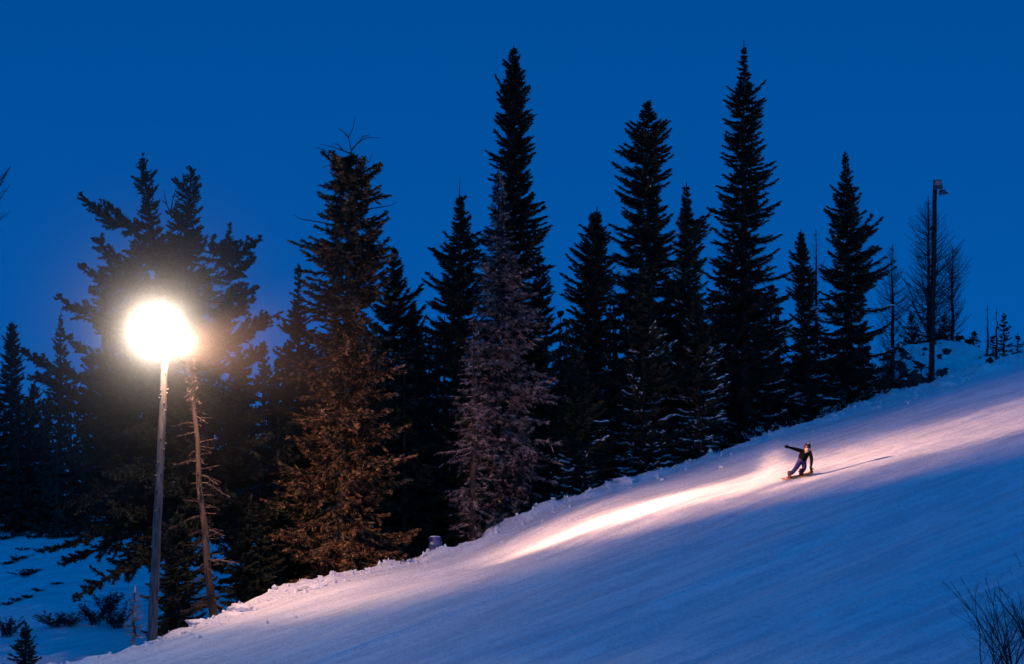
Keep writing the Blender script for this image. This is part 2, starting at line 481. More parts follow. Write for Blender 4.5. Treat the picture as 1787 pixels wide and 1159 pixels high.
def spruce(name, label, prof_px, Y, seed, apex=None, base_px=None, mats=('needle', 'bark'), az=7, dz=.30, snow=0, group=None,
           dens=40, tw=.38, wid=.062, keep=1.0, top_up=35, bot_up=-12, tip=.22, branchlets=0, spire=0, limb=(.035, .008), skirt=0.0,
           droop=.25, cat='tree', fuzz=.5, snow_size=.15):
    """prof_px: outline rows (py, left px, right px) read off the photograph, top first"""
    rng = np.random.default_rng(seed)
    ax = apex[0]; ay = apex[1]
    bx = base_px if base_px is not None else ax
    b = ground_at(bx, Y)
    top = P(ax, ay, Y)
    hgt = top.z - b.z
    sc = Y/FPX
    rows = []
    for py, l, r in prof_px:
        z = P(ax, py, Y).z - b.z
        f = z/hgt; axx = bx+(ax-bx)*f
        rows.append((z, (axx-l)*sc*1.15, (r-axx)*sc*1.15))
    rows.sort()
    zr = np.array([q[0] for q in rows]); lr = np.array([q[1] for q in rows]); rr = np.array([q[2] for q in rows])
    prof = lambda z: (max(np.interp(z, zr, lr), .04), max(np.interp(z, zr, rr), .04))
    xt = top.x-b.x
    root = thing(name, label, cat, b, group)
    mb = make_trunk(rng, 0, 0, xt, hgt, .011*hgt+.07)
    link('trunk', mb.mesh('trunk', M[mats[1]]), root)
    z0 = max(zr[0], .35)
    zs = []; z = z0
    while z < zr[-1]-.05:
        zs.append(z); f = z/hgt
        z += dz*(1.15-.55*f)*rng.uniform(.8, 1.2)
    zs.append(zr[-1]-.04)
    txy = lambda z: (xt*z/hgt, 0.0)
    C = curves_conifer(rng, np.array(zs), prof, az+1, txy, top_up, bot_up, tip, keep)
    groups = [(limb_tris(C, *limb), 1)]
    A = C
    if branchlets:
        C2 = side_curves(rng, C, branchlets, .75, 4, droop=.35)
        groups.append((limb_tris(C2, limb[0]*.4, limb[1]*.8), 1))
        if dens: groups.append((foliage(rng, C2, dens*.6, tw*.8, wid, droop, fuzz), 0))
    if dens:
        groups.append((foliage(rng, C, dens, tw, wid, droop, fuzz), 0))
        # the leader, thin sprays round the top
        zt = np.linspace(zr[-1]-.5, hgt-.02, 14)
        lead = np.array([[[xt*q/hgt, 0, q-.06], [xt*q/hgt, 0, q], [xt*q/hgt, 0, q+.06]] for q in zt])
        groups.append((foliage(rng, lead, 110, .12, .03, 0, 1.4), 0))
    link('crown', tris_mesh('crown', groups, [M[mats[0]], M[mats[2] if len(mats) > 2 else mats[1]]]), root)
    if snow:
        tag(link('snow_dusting', tris_mesh('snow_dusting', [(snow_bits(rng, C, snow, size=snow_size), 0)], [M['snow']]), root), kind='stuff')
    return root, b, hgt

def bare_top(root, b, pts_px, Y, material='bark', rad=.03):
    """dead bare twigs sticking out of a crown, each a chain of pixels"""
    rng = random.Random(5)
    for ch in pts_px:
        mb = MB()
        q = [P(x, y, Y)-b + Vector((0, rng.uniform(-.15, .15), 0)) for x, y in ch]
        mb.tube(q, [rad*(1-.75*i/(len(q)-1)) for i in range(len(q))], 5)
        link('bare_twig', mb.mesh('bare_twig', M[material]), root)

# --- the row along the run
spruce('spruce_tree', 'tallest slim black spruce left of centre, standing behind brown-lit twiggy tree',
       [(88, 893, 899), (112, 886, 905), (135, 879, 915), (200, 869, 923), (235, 865, 926), (270, 858, 930), (330, 852, 930), (370, 850, 940), (420, 846, 940), (470, 842, 950), (560, 842, 958), (700, 840, 968), (880, 845, 972)],
       85, 11, apex=(896, 83), az=8, dz=.27, dens=46, tw=.31, tip=.10)
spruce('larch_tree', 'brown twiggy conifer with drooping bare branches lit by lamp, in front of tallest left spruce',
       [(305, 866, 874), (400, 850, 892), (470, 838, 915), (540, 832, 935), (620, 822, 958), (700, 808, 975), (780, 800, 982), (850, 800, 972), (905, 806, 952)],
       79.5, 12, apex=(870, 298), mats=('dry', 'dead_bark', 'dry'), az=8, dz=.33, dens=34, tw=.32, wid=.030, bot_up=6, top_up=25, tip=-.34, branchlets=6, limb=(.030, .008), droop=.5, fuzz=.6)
_, b3, h3 = spruce('spruce_tree', 'medium dark spruce with a bare needle-thin dead spire, left of tallest left spruce',
       [(352, 799, 812), (385, 790, 820), (420, 772, 828), (470, 752, 836), (520, 748, 836), (600, 748, 842), (720, 768, 850), (860, 785, 850)],
       80, 13, apex=(803, 345), mats=('needle', 'bark'), az=7, dz=.30)
bare_top(_, b3, [[(803, 360), (802, 335), (803, 308)], [(803, 345), (799, 338)], [(803, 352), (808, 344)]], 80)
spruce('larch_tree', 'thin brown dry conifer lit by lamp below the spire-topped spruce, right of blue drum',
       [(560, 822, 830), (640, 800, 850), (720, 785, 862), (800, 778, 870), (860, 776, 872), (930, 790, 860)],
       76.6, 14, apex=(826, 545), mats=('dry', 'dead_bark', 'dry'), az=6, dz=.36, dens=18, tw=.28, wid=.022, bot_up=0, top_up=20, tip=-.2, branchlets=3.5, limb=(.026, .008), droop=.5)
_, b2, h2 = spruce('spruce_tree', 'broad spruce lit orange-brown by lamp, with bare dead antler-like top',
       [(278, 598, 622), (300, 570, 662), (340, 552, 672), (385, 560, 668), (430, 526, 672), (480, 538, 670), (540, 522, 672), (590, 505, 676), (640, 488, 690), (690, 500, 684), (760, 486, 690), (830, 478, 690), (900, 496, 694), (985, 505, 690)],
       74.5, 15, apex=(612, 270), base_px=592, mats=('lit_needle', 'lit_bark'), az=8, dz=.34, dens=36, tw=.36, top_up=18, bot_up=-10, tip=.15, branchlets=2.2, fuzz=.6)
bare_top(_, b2, [[(611, 290), (613, 262), (608, 240), (616, 222), (620, 203)], [(613, 262), (625, 250), (640, 240), (662, 240)], [(608, 240), (600, 230), (590, 224)],
                 [(612, 268), (596, 262), (575, 255), (560, 252)], [(611, 280), (580, 274), (565, 262), (550, 256)], [(611, 284), (585, 285), (562, 292)],
                 [(612, 282), (632, 278), (645, 283), (650, 268)], [(598, 262), (590, 252), (580, 252)], [(625, 250), (632, 238), (645, 236)],
                 [(600, 395), (560, 388), (525, 382), (512, 375)], [(620, 368), (660, 362), (682, 358), (692, 352)], [(596, 440), (550, 432), (512, 425), (500, 418)]], 74.5)
spruce('spruce_tree', 'medium dark spruce with crooked leaning tip, standing left of the blunt broad spruce',
       [(378, 1028, 1044), (400, 1020, 1052), (440, 1008, 1060), (500, 992, 1066), (560, 984, 1066), (640, 975, 1074), (740, 970, 1080), (860, 975, 1085)],
       86, 16, apex=(1042, 363), base_px=1028, az=8, dz=.28, snow=.25)
spruce('spruce_tree', 'broad blunt-topped black spruce, second tallest right of centre',
       [(184, 1126, 1135), (205, 1116, 1146), (240, 1104, 1158), (262, 1088, 1164), (300, 1084, 1162), (345, 1080, 1168), (380, 1092, 1166), (412, 1072, 1172), (470, 1070, 1176), (540, 1064, 1186), (650, 1060, 1195), (850, 1062, 1195)],
       88, 17, apex=(1131, 178), az=8, dz=.31, dens=44, snow=.16, top_up=25, tip=.25)
spruce('spruce_tree', 'narrow spruce with thin wispy tip between the two tall spruces right of centre',
       [(330, 1194, 1200), (372, 1188, 1207), (386, 1186, 1214), (410, 1182, 1238), (450, 1176, 1242), (520, 1170, 1246), (600, 1160, 1250), (700, 1152, 1256), (790, 1150, 1258)],
       87.5, 18, apex=(1198, 320), base_px=1206, az=7, dz=.27, snow=.5)
spruce('spruce_tree', 'tallest slender black spruce right of centre with long pointed tip',
       [(85, 1296, 1300), (115, 1290, 1304), (150, 1284, 1314), (170, 1276, 1328), (185, 1270, 1330), (230, 1268, 1330), (262, 1262, 1336), (310, 1258, 1338), (360, 1254, 1350), (420, 1250, 1350), (470, 1246, 1362), (560, 1242, 1366), (660, 1238, 1372), (770, 1240, 1375)],
       92, 19, apex=(1298, 72), az=7, dz=.30, dens=42, snow=.22, top_up=22, tip=.28)
spruce('spruce_tree', 'small slim frosted spruce between tallest right spruce and the broad pointed one',
       [(410, 1394, 1402), (450, 1386, 1412), (490, 1378, 1420), (540, 1374, 1434), (620, 1374, 1450), (690, 1380, 1475), (740, 1384, 1482)],
       94, 20, apex=(1398, 402), base_px=1412, az=7, dz=.28, snow=.5)
spruce('spruce_tree', 'pointed conical spruce with wide base, nearest to right lamp pole',
       [(275, 1473, 1477), (310, 1466, 1484), (345, 1458, 1494), (372, 1447, 1502), (430, 1440, 1526), (500, 1434, 1538), (570, 1430, 1546), (640, 1432, 1552), (700, 1440, 1556)],
       96, 21, apex=(1475, 265), base_px=1486, az=8, dz=.30, dens=36, snow=.34)
spruce('spruce_tree', 'low frosted spruce beside the run under the narrow wispy-tipped spruce',
       [(470, 1118, 1126), (560, 1098, 1150), (650, 1085, 1170), (740, 1075, 1180), (830, 1075, 1170)],
       84.5, 22, apex=(1122, 455), az=7, dz=.27, snow=.6)
spruce('spruce_tree', 'low frosted spruce hugging the snow bank right of the brown twiggy conifer',
       [(620, 1008, 1016), (700, 985, 1040), (780, 970, 1060), (860, 965, 1062)],
       82, 23, apex=(1012, 600), az=7, dz=.27, snow=.45)
spruce('spruce_tree', 'low frosted spruce beside the run below the tallest right spruce',
       [(520, 1212, 1222), (600, 1192, 1246), (690, 1180, 1262), (780, 1178, 1262)],
       86, 24, apex=(1217, 500), az=7, dz=.26, snow=.65)
spruce('spruce_tree', 'small narrow spruce with thin top peeking out left of the orange-lit spruce',
       [(470, 519, 521), (520, 515, 527), (545, 505, 535), (590, 490, 545), (660, 478, 552), (800, 470, 560)],
       82, 25, apex=(520, 462), az=6, dz=.30, keep=.85)
spruce('spruce_tree', 'small dark spruce peeking out right of the orange-lit spruce',
       [(440, 684, 690), (470, 676, 704), (500, 668, 708), (540, 662, 730), (600, 655, 745), (700, 650, 755), (850, 650, 760)],
       84, 26, apex=(687, 432), az=6, dz=.32)
spruce('spruce_tree', 'dark spruce filling the gap behind blue drum, between orange-lit and spire-topped spruces',
       [(540, 718, 724), (600, 704, 745), (700, 690, 765), (820, 680, 780), (900, 680, 780)],
       86, 27, apex=(721, 530), az=7, dz=.32)
spruce('spruce_tree', 'small dark spruce showing at right shoulder of the tallest left spruce',
       [(450, 938, 944), (480, 928, 956), (540, 925, 962), (640, 915, 972), (800, 910, 980)],
       90, 28, apex=(941, 440), az=6, dz=.32)

# --- bare larches at the right
def larch(label, prof, Y, seed, apex, base_px=None, az=8, dz=.30, bl=4.5, keep=.95, bot=10, name='larch_tree'):
    return spruce(name, label, prof, Y, seed, apex=apex, base_px=base_px, mats=('larch', 'larch'), az=az, dz=dz, dens=0, keep=keep,
                  branchlets=bl, bot_up=bot, top_up=40, tip=.45, limb=(.024, .010))
larch('large bare larch with feathery curved branches behind the right lamp pole',
      [(352, 1616, 1624), (390, 1600, 1640), (430, 1585, 1655), (520, 1578, 1672), (600, 1570, 1682), (640, 1572, 1684)], 106, 31, (1620, 342), bl=8, dz=.24, az=9)
larch('bare spreading larch with upswept branches just right of the right lamp pole',
      [(440, 1650, 1676), (480, 1640, 1686), (540, 1634, 1692), (600, 1630, 1694), (635, 1634, 1694)], 107, 32, (1662, 428), bl=8, dz=.24, az=9)
larch('slender bare larch with dark straight trunk left of the snowy boulder',
      [(435, 1554, 1560), (480, 1538, 1578), (540, 1528, 1590), (620, 1524, 1592), (680, 1530, 1590)], 100, 33, (1557, 428), bl=8, dz=.25)
larch('thin bare upright sapling behind the small slim frosted spruce',
      [(410, 1417, 1428), (470, 1408, 1440), (560, 1405, 1445), (660, 1405, 1445)], 98, 34, (1424, 400), az=4, dz=.5, bl=3, bot=45)
larch('bare tree whose top branches poke in at the left edge above the slim spruce',
      [(325, -30, 18), (350, -45, 24), (385, -60, 18), (410, -70, 0), (500, -100, -25), (700, -100, -25)], 92, 35, (-26, 300), az=6, dz=.30, bl=6, bot=20)
for i, (ax, ay, pr, Y, lb) in enumerate([
    (1752, 547, [(552, 1750, 1755), (575, 1743, 1762), (600, 1738, 1768), (625, 1736, 1772)], 122, 'pointed dark spruce on the far right ridge, tallest leafy one there'),
    (1700, 578, [(582, 1697, 1703), (600, 1690, 1709), (625, 1686, 1714)], 120, 'small dark spruce behind the right end of the snowy boulder'),
    (1733, 585, [(590, 1730, 1736), (604, 1722, 1742), (630, 1718, 1746)], 118, 'low round dark spruce at foot of the two bare ridge trunks'),
    (1776, 582, [(590, 1772, 1780), (604, 1766, 1787), (630, 1762, 1790)], 121, 'dark spruce at the far right edge of the ridge'),
    (1678, 600, [(604, 1675, 1682), (616, 1668, 1688), (640, 1664, 1694)], 116, 'smallest dark spruce just above the snowy boulder top'),
    (1648, 550, [(556, 1645, 1652), (585, 1636, 1660), (640, 1630, 1668)], 112, 'dark young spruce behind the boulder, right beside the right lamp pole'),
    (1590, 545, [(552, 1587, 1594), (590, 1574, 1606), (660, 1566, 1612)], 110, 'dark young spruce behind the boulder, left of the right lamp pole')]):
    spruce('spruce_tree', lb, pr, Y, 40+i, apex=(ax, ay), az=6, dz=.30, dens=22, tw=.3, group='small trees along the right ridge')
for i, (x, y0, lb) in enumerate([(1723, 533, 'left of two bare dead trunks on the far right ridge'), (1739, 538, 'right of two bare dead trunks on the far right ridge')]):
    larch(lb, [(y0+8, x-2, x+2), (570, x-6, x+6), (620, x-7, x+7)], 119+i, 60+i, (x, y0), az=3, dz=.7, bl=1.5, name='dead_tree')
# --- far left
spruce('spruce_tree', 'slim pointed spruce at the far left edge',
       [(568, 18, 23), (600, 8, 32), (650, 0, 42), (700, -10, 52), (800, -20, 60), (900, -22, 62)], 122, 70, apex=(21, 560), az=7, dz=.34)
spruce('spruce_tree', 'thin sparse spruce with straight spire at left edge of the big twin-topped tree',
       [(555, 104, 108), (600, 95, 116), (650, 84, 124), (720, 76, 136), (900, 70, 140)], 120, 71, apex=(106, 545), az=6, dz=.4, keep=.75)
spruce('spruce_tree', 'shorter dark spruce right of the far-left edge spruce',
       [(672, 56, 62), (710, 44, 74), (780, 36, 84), (900, 34, 88)], 121, 72, apex=(59, 660), az=7, dz=.34)

# --- the big twin-topped tree behind the lit lamp
def big_tree():
    Y = 74.0
    rng = np.random.default_rng(90)
    b = ground_at(300, Y)
    root = thing('spruce_tree', 'huge twin-topped spruce with long upswept boughs behind the lit lamp', 'tree', b)
    loc = lambda x, y, dy=0: np.array(P(x, y, Y)-b) + np.array([0, dy, 0])
    for (tx, ty, kx, ky) in ((248, 276, 296, 620), (335, 292, 304, 640)):
        mb = MB()
        pts = [loc(300, 1110)*np.array([1, 1, 1]), loc(300, 900), loc(kx, ky), loc((tx+kx)/2, (ty+ky)/2), loc(tx, ty)]
        mb.tube(pts, [.30, .25, .17, .10, .02], 10, jitter=.1, rng=rng)
        link('trunk', mb.mesh('trunk', M['bark']), root)
    sc = Y/FPX
    groups = []
    # pointed tops
    for (tx, ty, rows, kx, ky) in (
        (248, 276, [(276, 2, 2), (305, 12, 12), (325, 24, 26), (345, 18, 16), (365, 26, 30), (400, 30, 34), (460, 40, 50)], 296, 620),
        (335, 292, [(292, 2, 2), (315, 14, 14), (335, 28, 20), (370, 30, 24), (410, 40, 34), (450, 50, 44)], 304, 640)):
        zr = np.array([loc(tx, r[0])[2] for r in rows])[::-1]
        lr = np.array([r[1]*sc for r in rows])[::-1]; rr = np.array([r[2]*sc for r in rows])[::-1]
        zt = zr[-1]; kp = loc(kx, ky); tp = loc(tx, ty)
        txy = lambda z: (tp[0]+(kp[0]-tp[0])*(tp[2]-z)/(tp[2]-kp[2]), 0.0)
        zs = np.arange(zr[0], zt-.03, .2)
        C = curves_conifer(rng, zs, lambda z: (max(np.interp(z, zr, lr), .05), max(np.interp(z, zr, rr), .05)), 7, txy, 38, 5, .25)
        groups += [(limb_tris(C), 1), (foliage(rng, C, 34, .30, .05, .1, .9), 0)]
    # long boughs: (root px, tip px) in the picture's plane, others reach towards and away from it
    B = []
    tips = [(262, 395, 162, 350), (260, 470, 150, 408), (262, 490, 134, 462), (255, 520, 142, 500), (270, 560, 106, 515), (270, 590, 150, 560), (275, 640, 56, 612), (275, 665, 62, 655),
            (280, 700, 90, 690), (280, 730, 110, 715), (290, 760, 120, 770), (285, 640, 110, 585), (280, 690, 55, 712), (285, 800, 90, 800),
            (350, 450, 446, 412), (345, 480, 440, 452), (345, 520, 440, 492), (345, 540, 448, 520), (340, 580, 482, 548), (340, 600, 450, 565), (335, 640, 470, 610), (330, 680, 480, 660),
            (330, 720, 470, 715), (325, 770, 480, 760), (320, 820, 460, 820), (340, 430, 400, 420),
            (300, 830, 110, 880), (300, 870, 78, 962), (298, 900, 100, 985), (298, 930, 130, 1042), (298, 880, 150, 935), (300, 850, 200, 905), (300, 920, 220, 1000),
            (305, 850, 440, 880), (305, 900, 420, 930), (305, 930, 460, 935), (305, 960, 400, 1000), (300, 800, 180, 850)]
    def bough(p0, p1, up):
        t = np.linspace(0, 1, 9)[:, None]
        L = np.linalg.norm(p1-p0)
        c = p0*(1-t)+p1*t
        c[:, 2] += -up*L*np.sin(t[:, 0]*math.pi)*.5
        c += rng.normal(size=(9, 3))*.05*L*.3*t
        return c
    for (x0, y0, x1, y1) in tips:
        B.append(bough(loc(x0, y0), loc(x1, y1, rng.normal()*1.2), .30 if y1 < y0 else .05))
    for i in range(85):
        py = rng.uniform(430, 930)
        reach = np.interp(py, [430, 520, 650, 800, 930], [1.5, 2.4, 3.3, 3.6, 3.2])
        ph = rng.choice([-1, 1])*rng.uniform(.7, 2.4)
        p0 = loc(300+rng.normal()*8, py)
        p1 = p0+np.array([math.cos(ph)*reach, math.sin(ph)*reach, rng.uniform(-.1, .5) if py < 800 else rng.uniform(-1.0, -.2)])
        B.append(bough(p0, p1, .22))
    B = np.array(B)
    S = side_curves(rng, B, 11, 1.15, 5, t0=.12, droop=.15, up=.22)
    S2_ = side_curves(rng, S, 3.2, .55, 4, t0=.2, droop=.1, up=.12)
    groups += [(limb_tris(B, .06, .015), 1), (limb_tris(S, .02, .007), 1)]
    groups += [(foliage(rng, B[:, 3:], 26, .3, .06, .1, .9), 0), (foliage(rng, S, 36, .30, .062, .1, .9), 0), (foliage(rng, S2_, 24, .24, .055, .1, .9), 0)]
    link('crown', tris_mesh('crown', groups, [M['needle'], M['bark']]), root)
    bare_top(root, b, [[(300, 380), (290, 355), (284, 330)], [(296, 372), (302, 345), (308, 322)], [(302, 345), (312, 335)], [(290, 355), (280, 348)]], Y)
big_tree()

# --- the dark wood behind: reads as one mass
def dark_wood():
    rng = np.random.default_rng(99)
    T = []
    spots = []
    for px in np.arange(-60, 1720, 26):
        for dY in (10, 22):
            e = 77/(1-(px-CXP)/FPX)
            spots.append((px+rng.normal()*12, e+dY+rng.normal()*2.0 if px > 480 else 112+dY*.8+rng.normal()*2))
    for px, Y in spots:
        g = ground_at(px, Y)
        sky_py = np.interp(px, [0, 200, 470, 560, 740, 980, 1100, 1240, 1400, 1540, 1640, 1720], [690, 650, 590, 560, 545, 545, 480, 450, 520, 600, 572, 588])
        top = P(px, sky_py+abs(rng.normal())*(38 if px < 1540 else 12), Y)
        h = top.z-g.z
        if h < 1: continue
        Rm = h*rng.uniform(.15, .21)+.5
        zs = np.arange(.25, h, .62)
        C = curves_conifer(rng, zs, lambda z: (Rm*(1-z/h)**.8+.06,)*2, 7, lambda z: (0, 0), 25, -18, .2)
        F = np.concatenate([foliage(rng, C, 8, .6, .19, .3, .8), limb_tris(C[::3], .04, .01)])
        mb = MB(); mb.tube([(0, 0, -.5), (0, 0, h*.5), (0, 0, h)], [.16, .1, .02], 6)
        V = np.concatenate(mb.V); q = np.concatenate(mb.F4)
        tr = np.concatenate([V[q[:, [0, 1, 2]]], V[q[:, [0, 2, 3]]]])
        T.append(np.concatenate([F, tr])+np.array(g))
    o = link('dark_wood', tris_mesh('dark_wood', [(np.concatenate(T), 0)], [M['needle']]))
    tag(o, 'black mass of conifers filling the space behind the front row of trees', 'forest', kind='stuff')
dark_wood()

# ------------------------------------------------------------------ dead trunk by the lamp
def dead_trunk():
    Y = 67.6
    rng = np.random.default_rng(7)
    b = ground_at(372, Y)
    root = thing('dead_tree', 'dead leaning trunk with broken branch stubs, glowing beside the lit lamp', 'tree', b)
    L = lambda x, y, dy=0.: Vector(P(x, y, Y)-b)+Vector((0, dy, 0))
    axis_px = [(374, 1085), (363, 1000), (358, 920), (348, 850), (345, 770), (337, 700), (334, 640), (327, 590), (323, 520), (317, 425)]
    rad = [.145, .13, .115, .10, .088, .075, .06, .045, .03, .012]
    mb = MB(); mb.tube([L(*p) for p in axis_px], rad, 9, jitter=.15, rng=rng)
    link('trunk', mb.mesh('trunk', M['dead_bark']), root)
    ax = lambda y: np.interp(y, [p[1] for p in axis_px][::-1], [p[0] for p in axis_px][::-1])
    C = []
    for (y0, x1, y1) in [(740, 298, 741), (738, 362, 735), (722, 360, 720), (782, 372, 778), (788, 328, 790), (806, 310, 806), (800, 358, 806), (830, 378, 838), (830, 384, 843), (842, 400, 865), (845, 385, 850),
                         (880, 318, 868), (900, 295, 920), (928, 332, 930), (928, 395, 932), (934, 380, 936), (985, 345, 990), (980, 420, 975), (1000, 355, 1008), (1050, 330, 1052), (1050, 385, 1065), (1045, 345, 1048), (1058, 320, 1062)]:
        p0 = np.array(L(ax(y0), y0)); p1 = np.array(L(x1, y1, rng.normal()*.35))
        t = np.linspace(0, 1, 6)[:, None]; c = p0*(1-t)+p1*t; c[:, 2] += .06*np.sin(t[:, 0]*5)+rng.normal()*.02; C.append(c)
    for i in range(130):
        y0 = rng.choice([rng.uniform(600, 700), rng.uniform(700, 1080)])
        ph = rng.uniform(0, 6.28); l = rng.uniform(.15, .45) if y0 < 720 else rng.uniform(.2, .8)
        p0 = np.array(L(ax(y0), y0)); t = np.linspace(0, 1, 6)[:, None]
        C.append(p0 + t*np.array([math.cos(ph)*l, math.sin(ph)*l, rng.uniform(-.3, .25)*l]))
    C = np.array(C)
    S = side_curves(rng, C, 12, .38, 4, t0=.3, droop=.3)
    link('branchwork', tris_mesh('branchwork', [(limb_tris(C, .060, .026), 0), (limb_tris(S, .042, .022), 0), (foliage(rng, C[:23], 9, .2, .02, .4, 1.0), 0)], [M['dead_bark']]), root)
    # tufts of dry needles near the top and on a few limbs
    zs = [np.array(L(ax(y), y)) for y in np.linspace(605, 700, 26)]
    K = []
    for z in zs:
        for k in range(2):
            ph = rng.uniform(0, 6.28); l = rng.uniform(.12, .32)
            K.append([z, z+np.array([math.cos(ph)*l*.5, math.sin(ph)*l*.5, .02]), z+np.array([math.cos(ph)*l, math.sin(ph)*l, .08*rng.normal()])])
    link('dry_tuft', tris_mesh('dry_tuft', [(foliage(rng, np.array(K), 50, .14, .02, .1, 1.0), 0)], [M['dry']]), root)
dead_trunk()

# ------------------------------------------------------------------ lamp poles
def lamp_head(root, c, aim, s, lens, tilt=0):
    """a box-shaped floodlight: housing, visor rim, lens and yoke; aim is a unit vector"""
    aim = Vector(aim).normalized()
    rot = aim.to_track_quat('Y', 'Z').to_matrix()
    hb = MB()
    bm = bmesh.new(); bmesh.ops.create_cube(bm, size=1)
    bmesh.ops.scale(bm, vec=(s, s*.6, s*.85), verts=bm.verts)
    for v in bm.verts:
        if v.co.y < 0: v.co.x *= .62; v.co.z *= .62
    bmesh.ops.bevel(bm, geom=bm.edges, offset=s*.06, segments=2, affect='EDGES')
    bmesh.ops.transform(bm, matrix=rot.to_4x4(), verts=bm.verts); bmesh.ops.translate(bm, vec=c, verts=bm.verts)
    hb.addbm(bm)
    hb.box(Vector(c)+rot @ Vector((0, s*.42, s*.44)), s*1.02, s*.30, s*.03, rot)
    h = link('lamp_housing', hb.mesh('lamp_housing', M['housing'], False), root)
    lb = MB(); lb.box(Vector(c)+rot @ Vector((0, s*.305, 0)), s*.84, s*.03, s*.70, rot)
    link('lens', lb.mesh('lens', M[lens], False), h)
    yb = MB()
    for sx in (-1, 1):
        yb.tube([Vector(c)+rot @ Vector((sx*s*.55, 0, 0)), Vector(c)+rot @ Vector((sx*s*.55, -s*.3, s*.25)), Vector(c)+rot @ Vector((0, -s*.5, s*.3))], s*.035, 6)
    link('yoke', yb.mesh('yoke', M['housing']), root)
    return rot

def pole_mesh(base, top, r0, r1, knots, seed):
    rng = np.random.default_rng(seed); mb = MB(); n = 18
    pts = [base+(top-base)*(i/n)+Vector((rng.normal()*.008, rng.normal()*.008, 0)) for i in range(n+1)]
    mb.tube(pts, [r0+(r1-r0)*i/n for i in range(n+1)], 12, jitter=.05, rng=rng)
    for k in range(knots):
        f = rng.uniform(.12, .95); p = base+(top-base)*f; ph = rng.uniform(-2.6, .4) if k % 2 else rng.uniform(0, 6.28)
        r = r0+(r1-r0)*f; d = Vector((math.cos(ph), math.sin(ph), .35))
        mb.tube([p+d*r*.6, p+d*(r+rng.uniform(.02, .07))], [.035, .018], 6)
    return mb

def lit_pole():
    Y = 65.0
    b = ground_at(267, Y)
    root = thing('lamp_pole', 'grey knotty wooden pole carrying the brightly lit floodlight', 'lamp pole', b)
    top = P(291, 560, Y)-b
    base = Vector((0, 0, -.5))
    link('pole', pole_mesh(base, top, .165, .105, 46, 3).mesh('pole', M['grey_wood']), root)
    c0 = P(282, 576, Y)-b+Vector((0, -.30, 0))
    beam_to = G(1420, 822)-b
    arm = MB()
    arm.box(top+Vector((0, -.14, -.18)), 1.3, .09, .09)
    link('crossarm', arm.mesh('crossarm', M['grey_wood'], False), root)
    aims = [(-.10, -1, -.35), (.75, -.65, -.35)]
    cs = [c0+Vector((-.28, -.12, -.05)), c0+Vector((.33, -.12, -.05))]
    for c, a in zip(cs, aims): lamp_head(root, c, a, .46, 'lit_lens')
    src = c0+Vector((.25, -.48, -.10))
    src2 = c0+Vector((-.10, -.62, -.42))
    def spot(nm, w, size, blend, target, scale=(1, 1, 1), rad=.12, src=src):
        l = bpy.data.lights.new(nm, 'SPOT'); l.energy = w; l.color = LAMP_COL
        l.spot_size = size; l.spot_blend = blend; l.shadow_soft_size = rad
        o = bpy.data.objects.new(nm, l); COL.objects.link(o); o.parent = root
        o.location = src; d = (Vector(target)-src).normalized()
        o.rotation_euler = d.to_track_quat('-Z', 'Y').to_euler(); o.scale = scale
        return o
    spot('flood_beam', FLOOD_W, R(104), .9, src+Vector((math.cos(R(57)), math.sin(R(57)), -.82)), rad=.2)
    spot('down_beam', DOWN_W, R(96), 1.0, src+Vector((math.cos(R(40))*.5, math.sin(R(40))*.5, -1.0)), rad=.2)
    far = src2+Vector((math.cos(R(27.8)), math.sin(R(27.8)), -.022))
    spot('main_beam', BEAM_W, R(60), 1.0, far, scale=(.25, 1, 1), rad=.10, src=src2)
    spot('beam_spill', BEAM_W*.36, R(70), 1.0, far, scale=(.44, 1, 1), rad=.10, src=src2)
    # spot towards the camera, added to light the bloom ball round the lamp
    src3 = c0+Vector((0, -.55, -.08))
    fr = spot('front_beam', FRONT_W, R(108), .35, src3+Vector((.12, -1, .05)), rad=.16, src=src3)
    fr.data.color = (1, .84, .72)
    l = bpy.data.lights.new('lamp_leak', 'POINT'); l.energy = LEAK_W; l.color = (1, .80, .6); l.shadow_soft_size = .16
    o = bpy.data.objects.new('lamp_leak', l); COL.objects.link(o); o.parent = root; o.location = c0+Vector((.0, -.55, -.08))
    return b, c0
LB, LC = lit_pole()

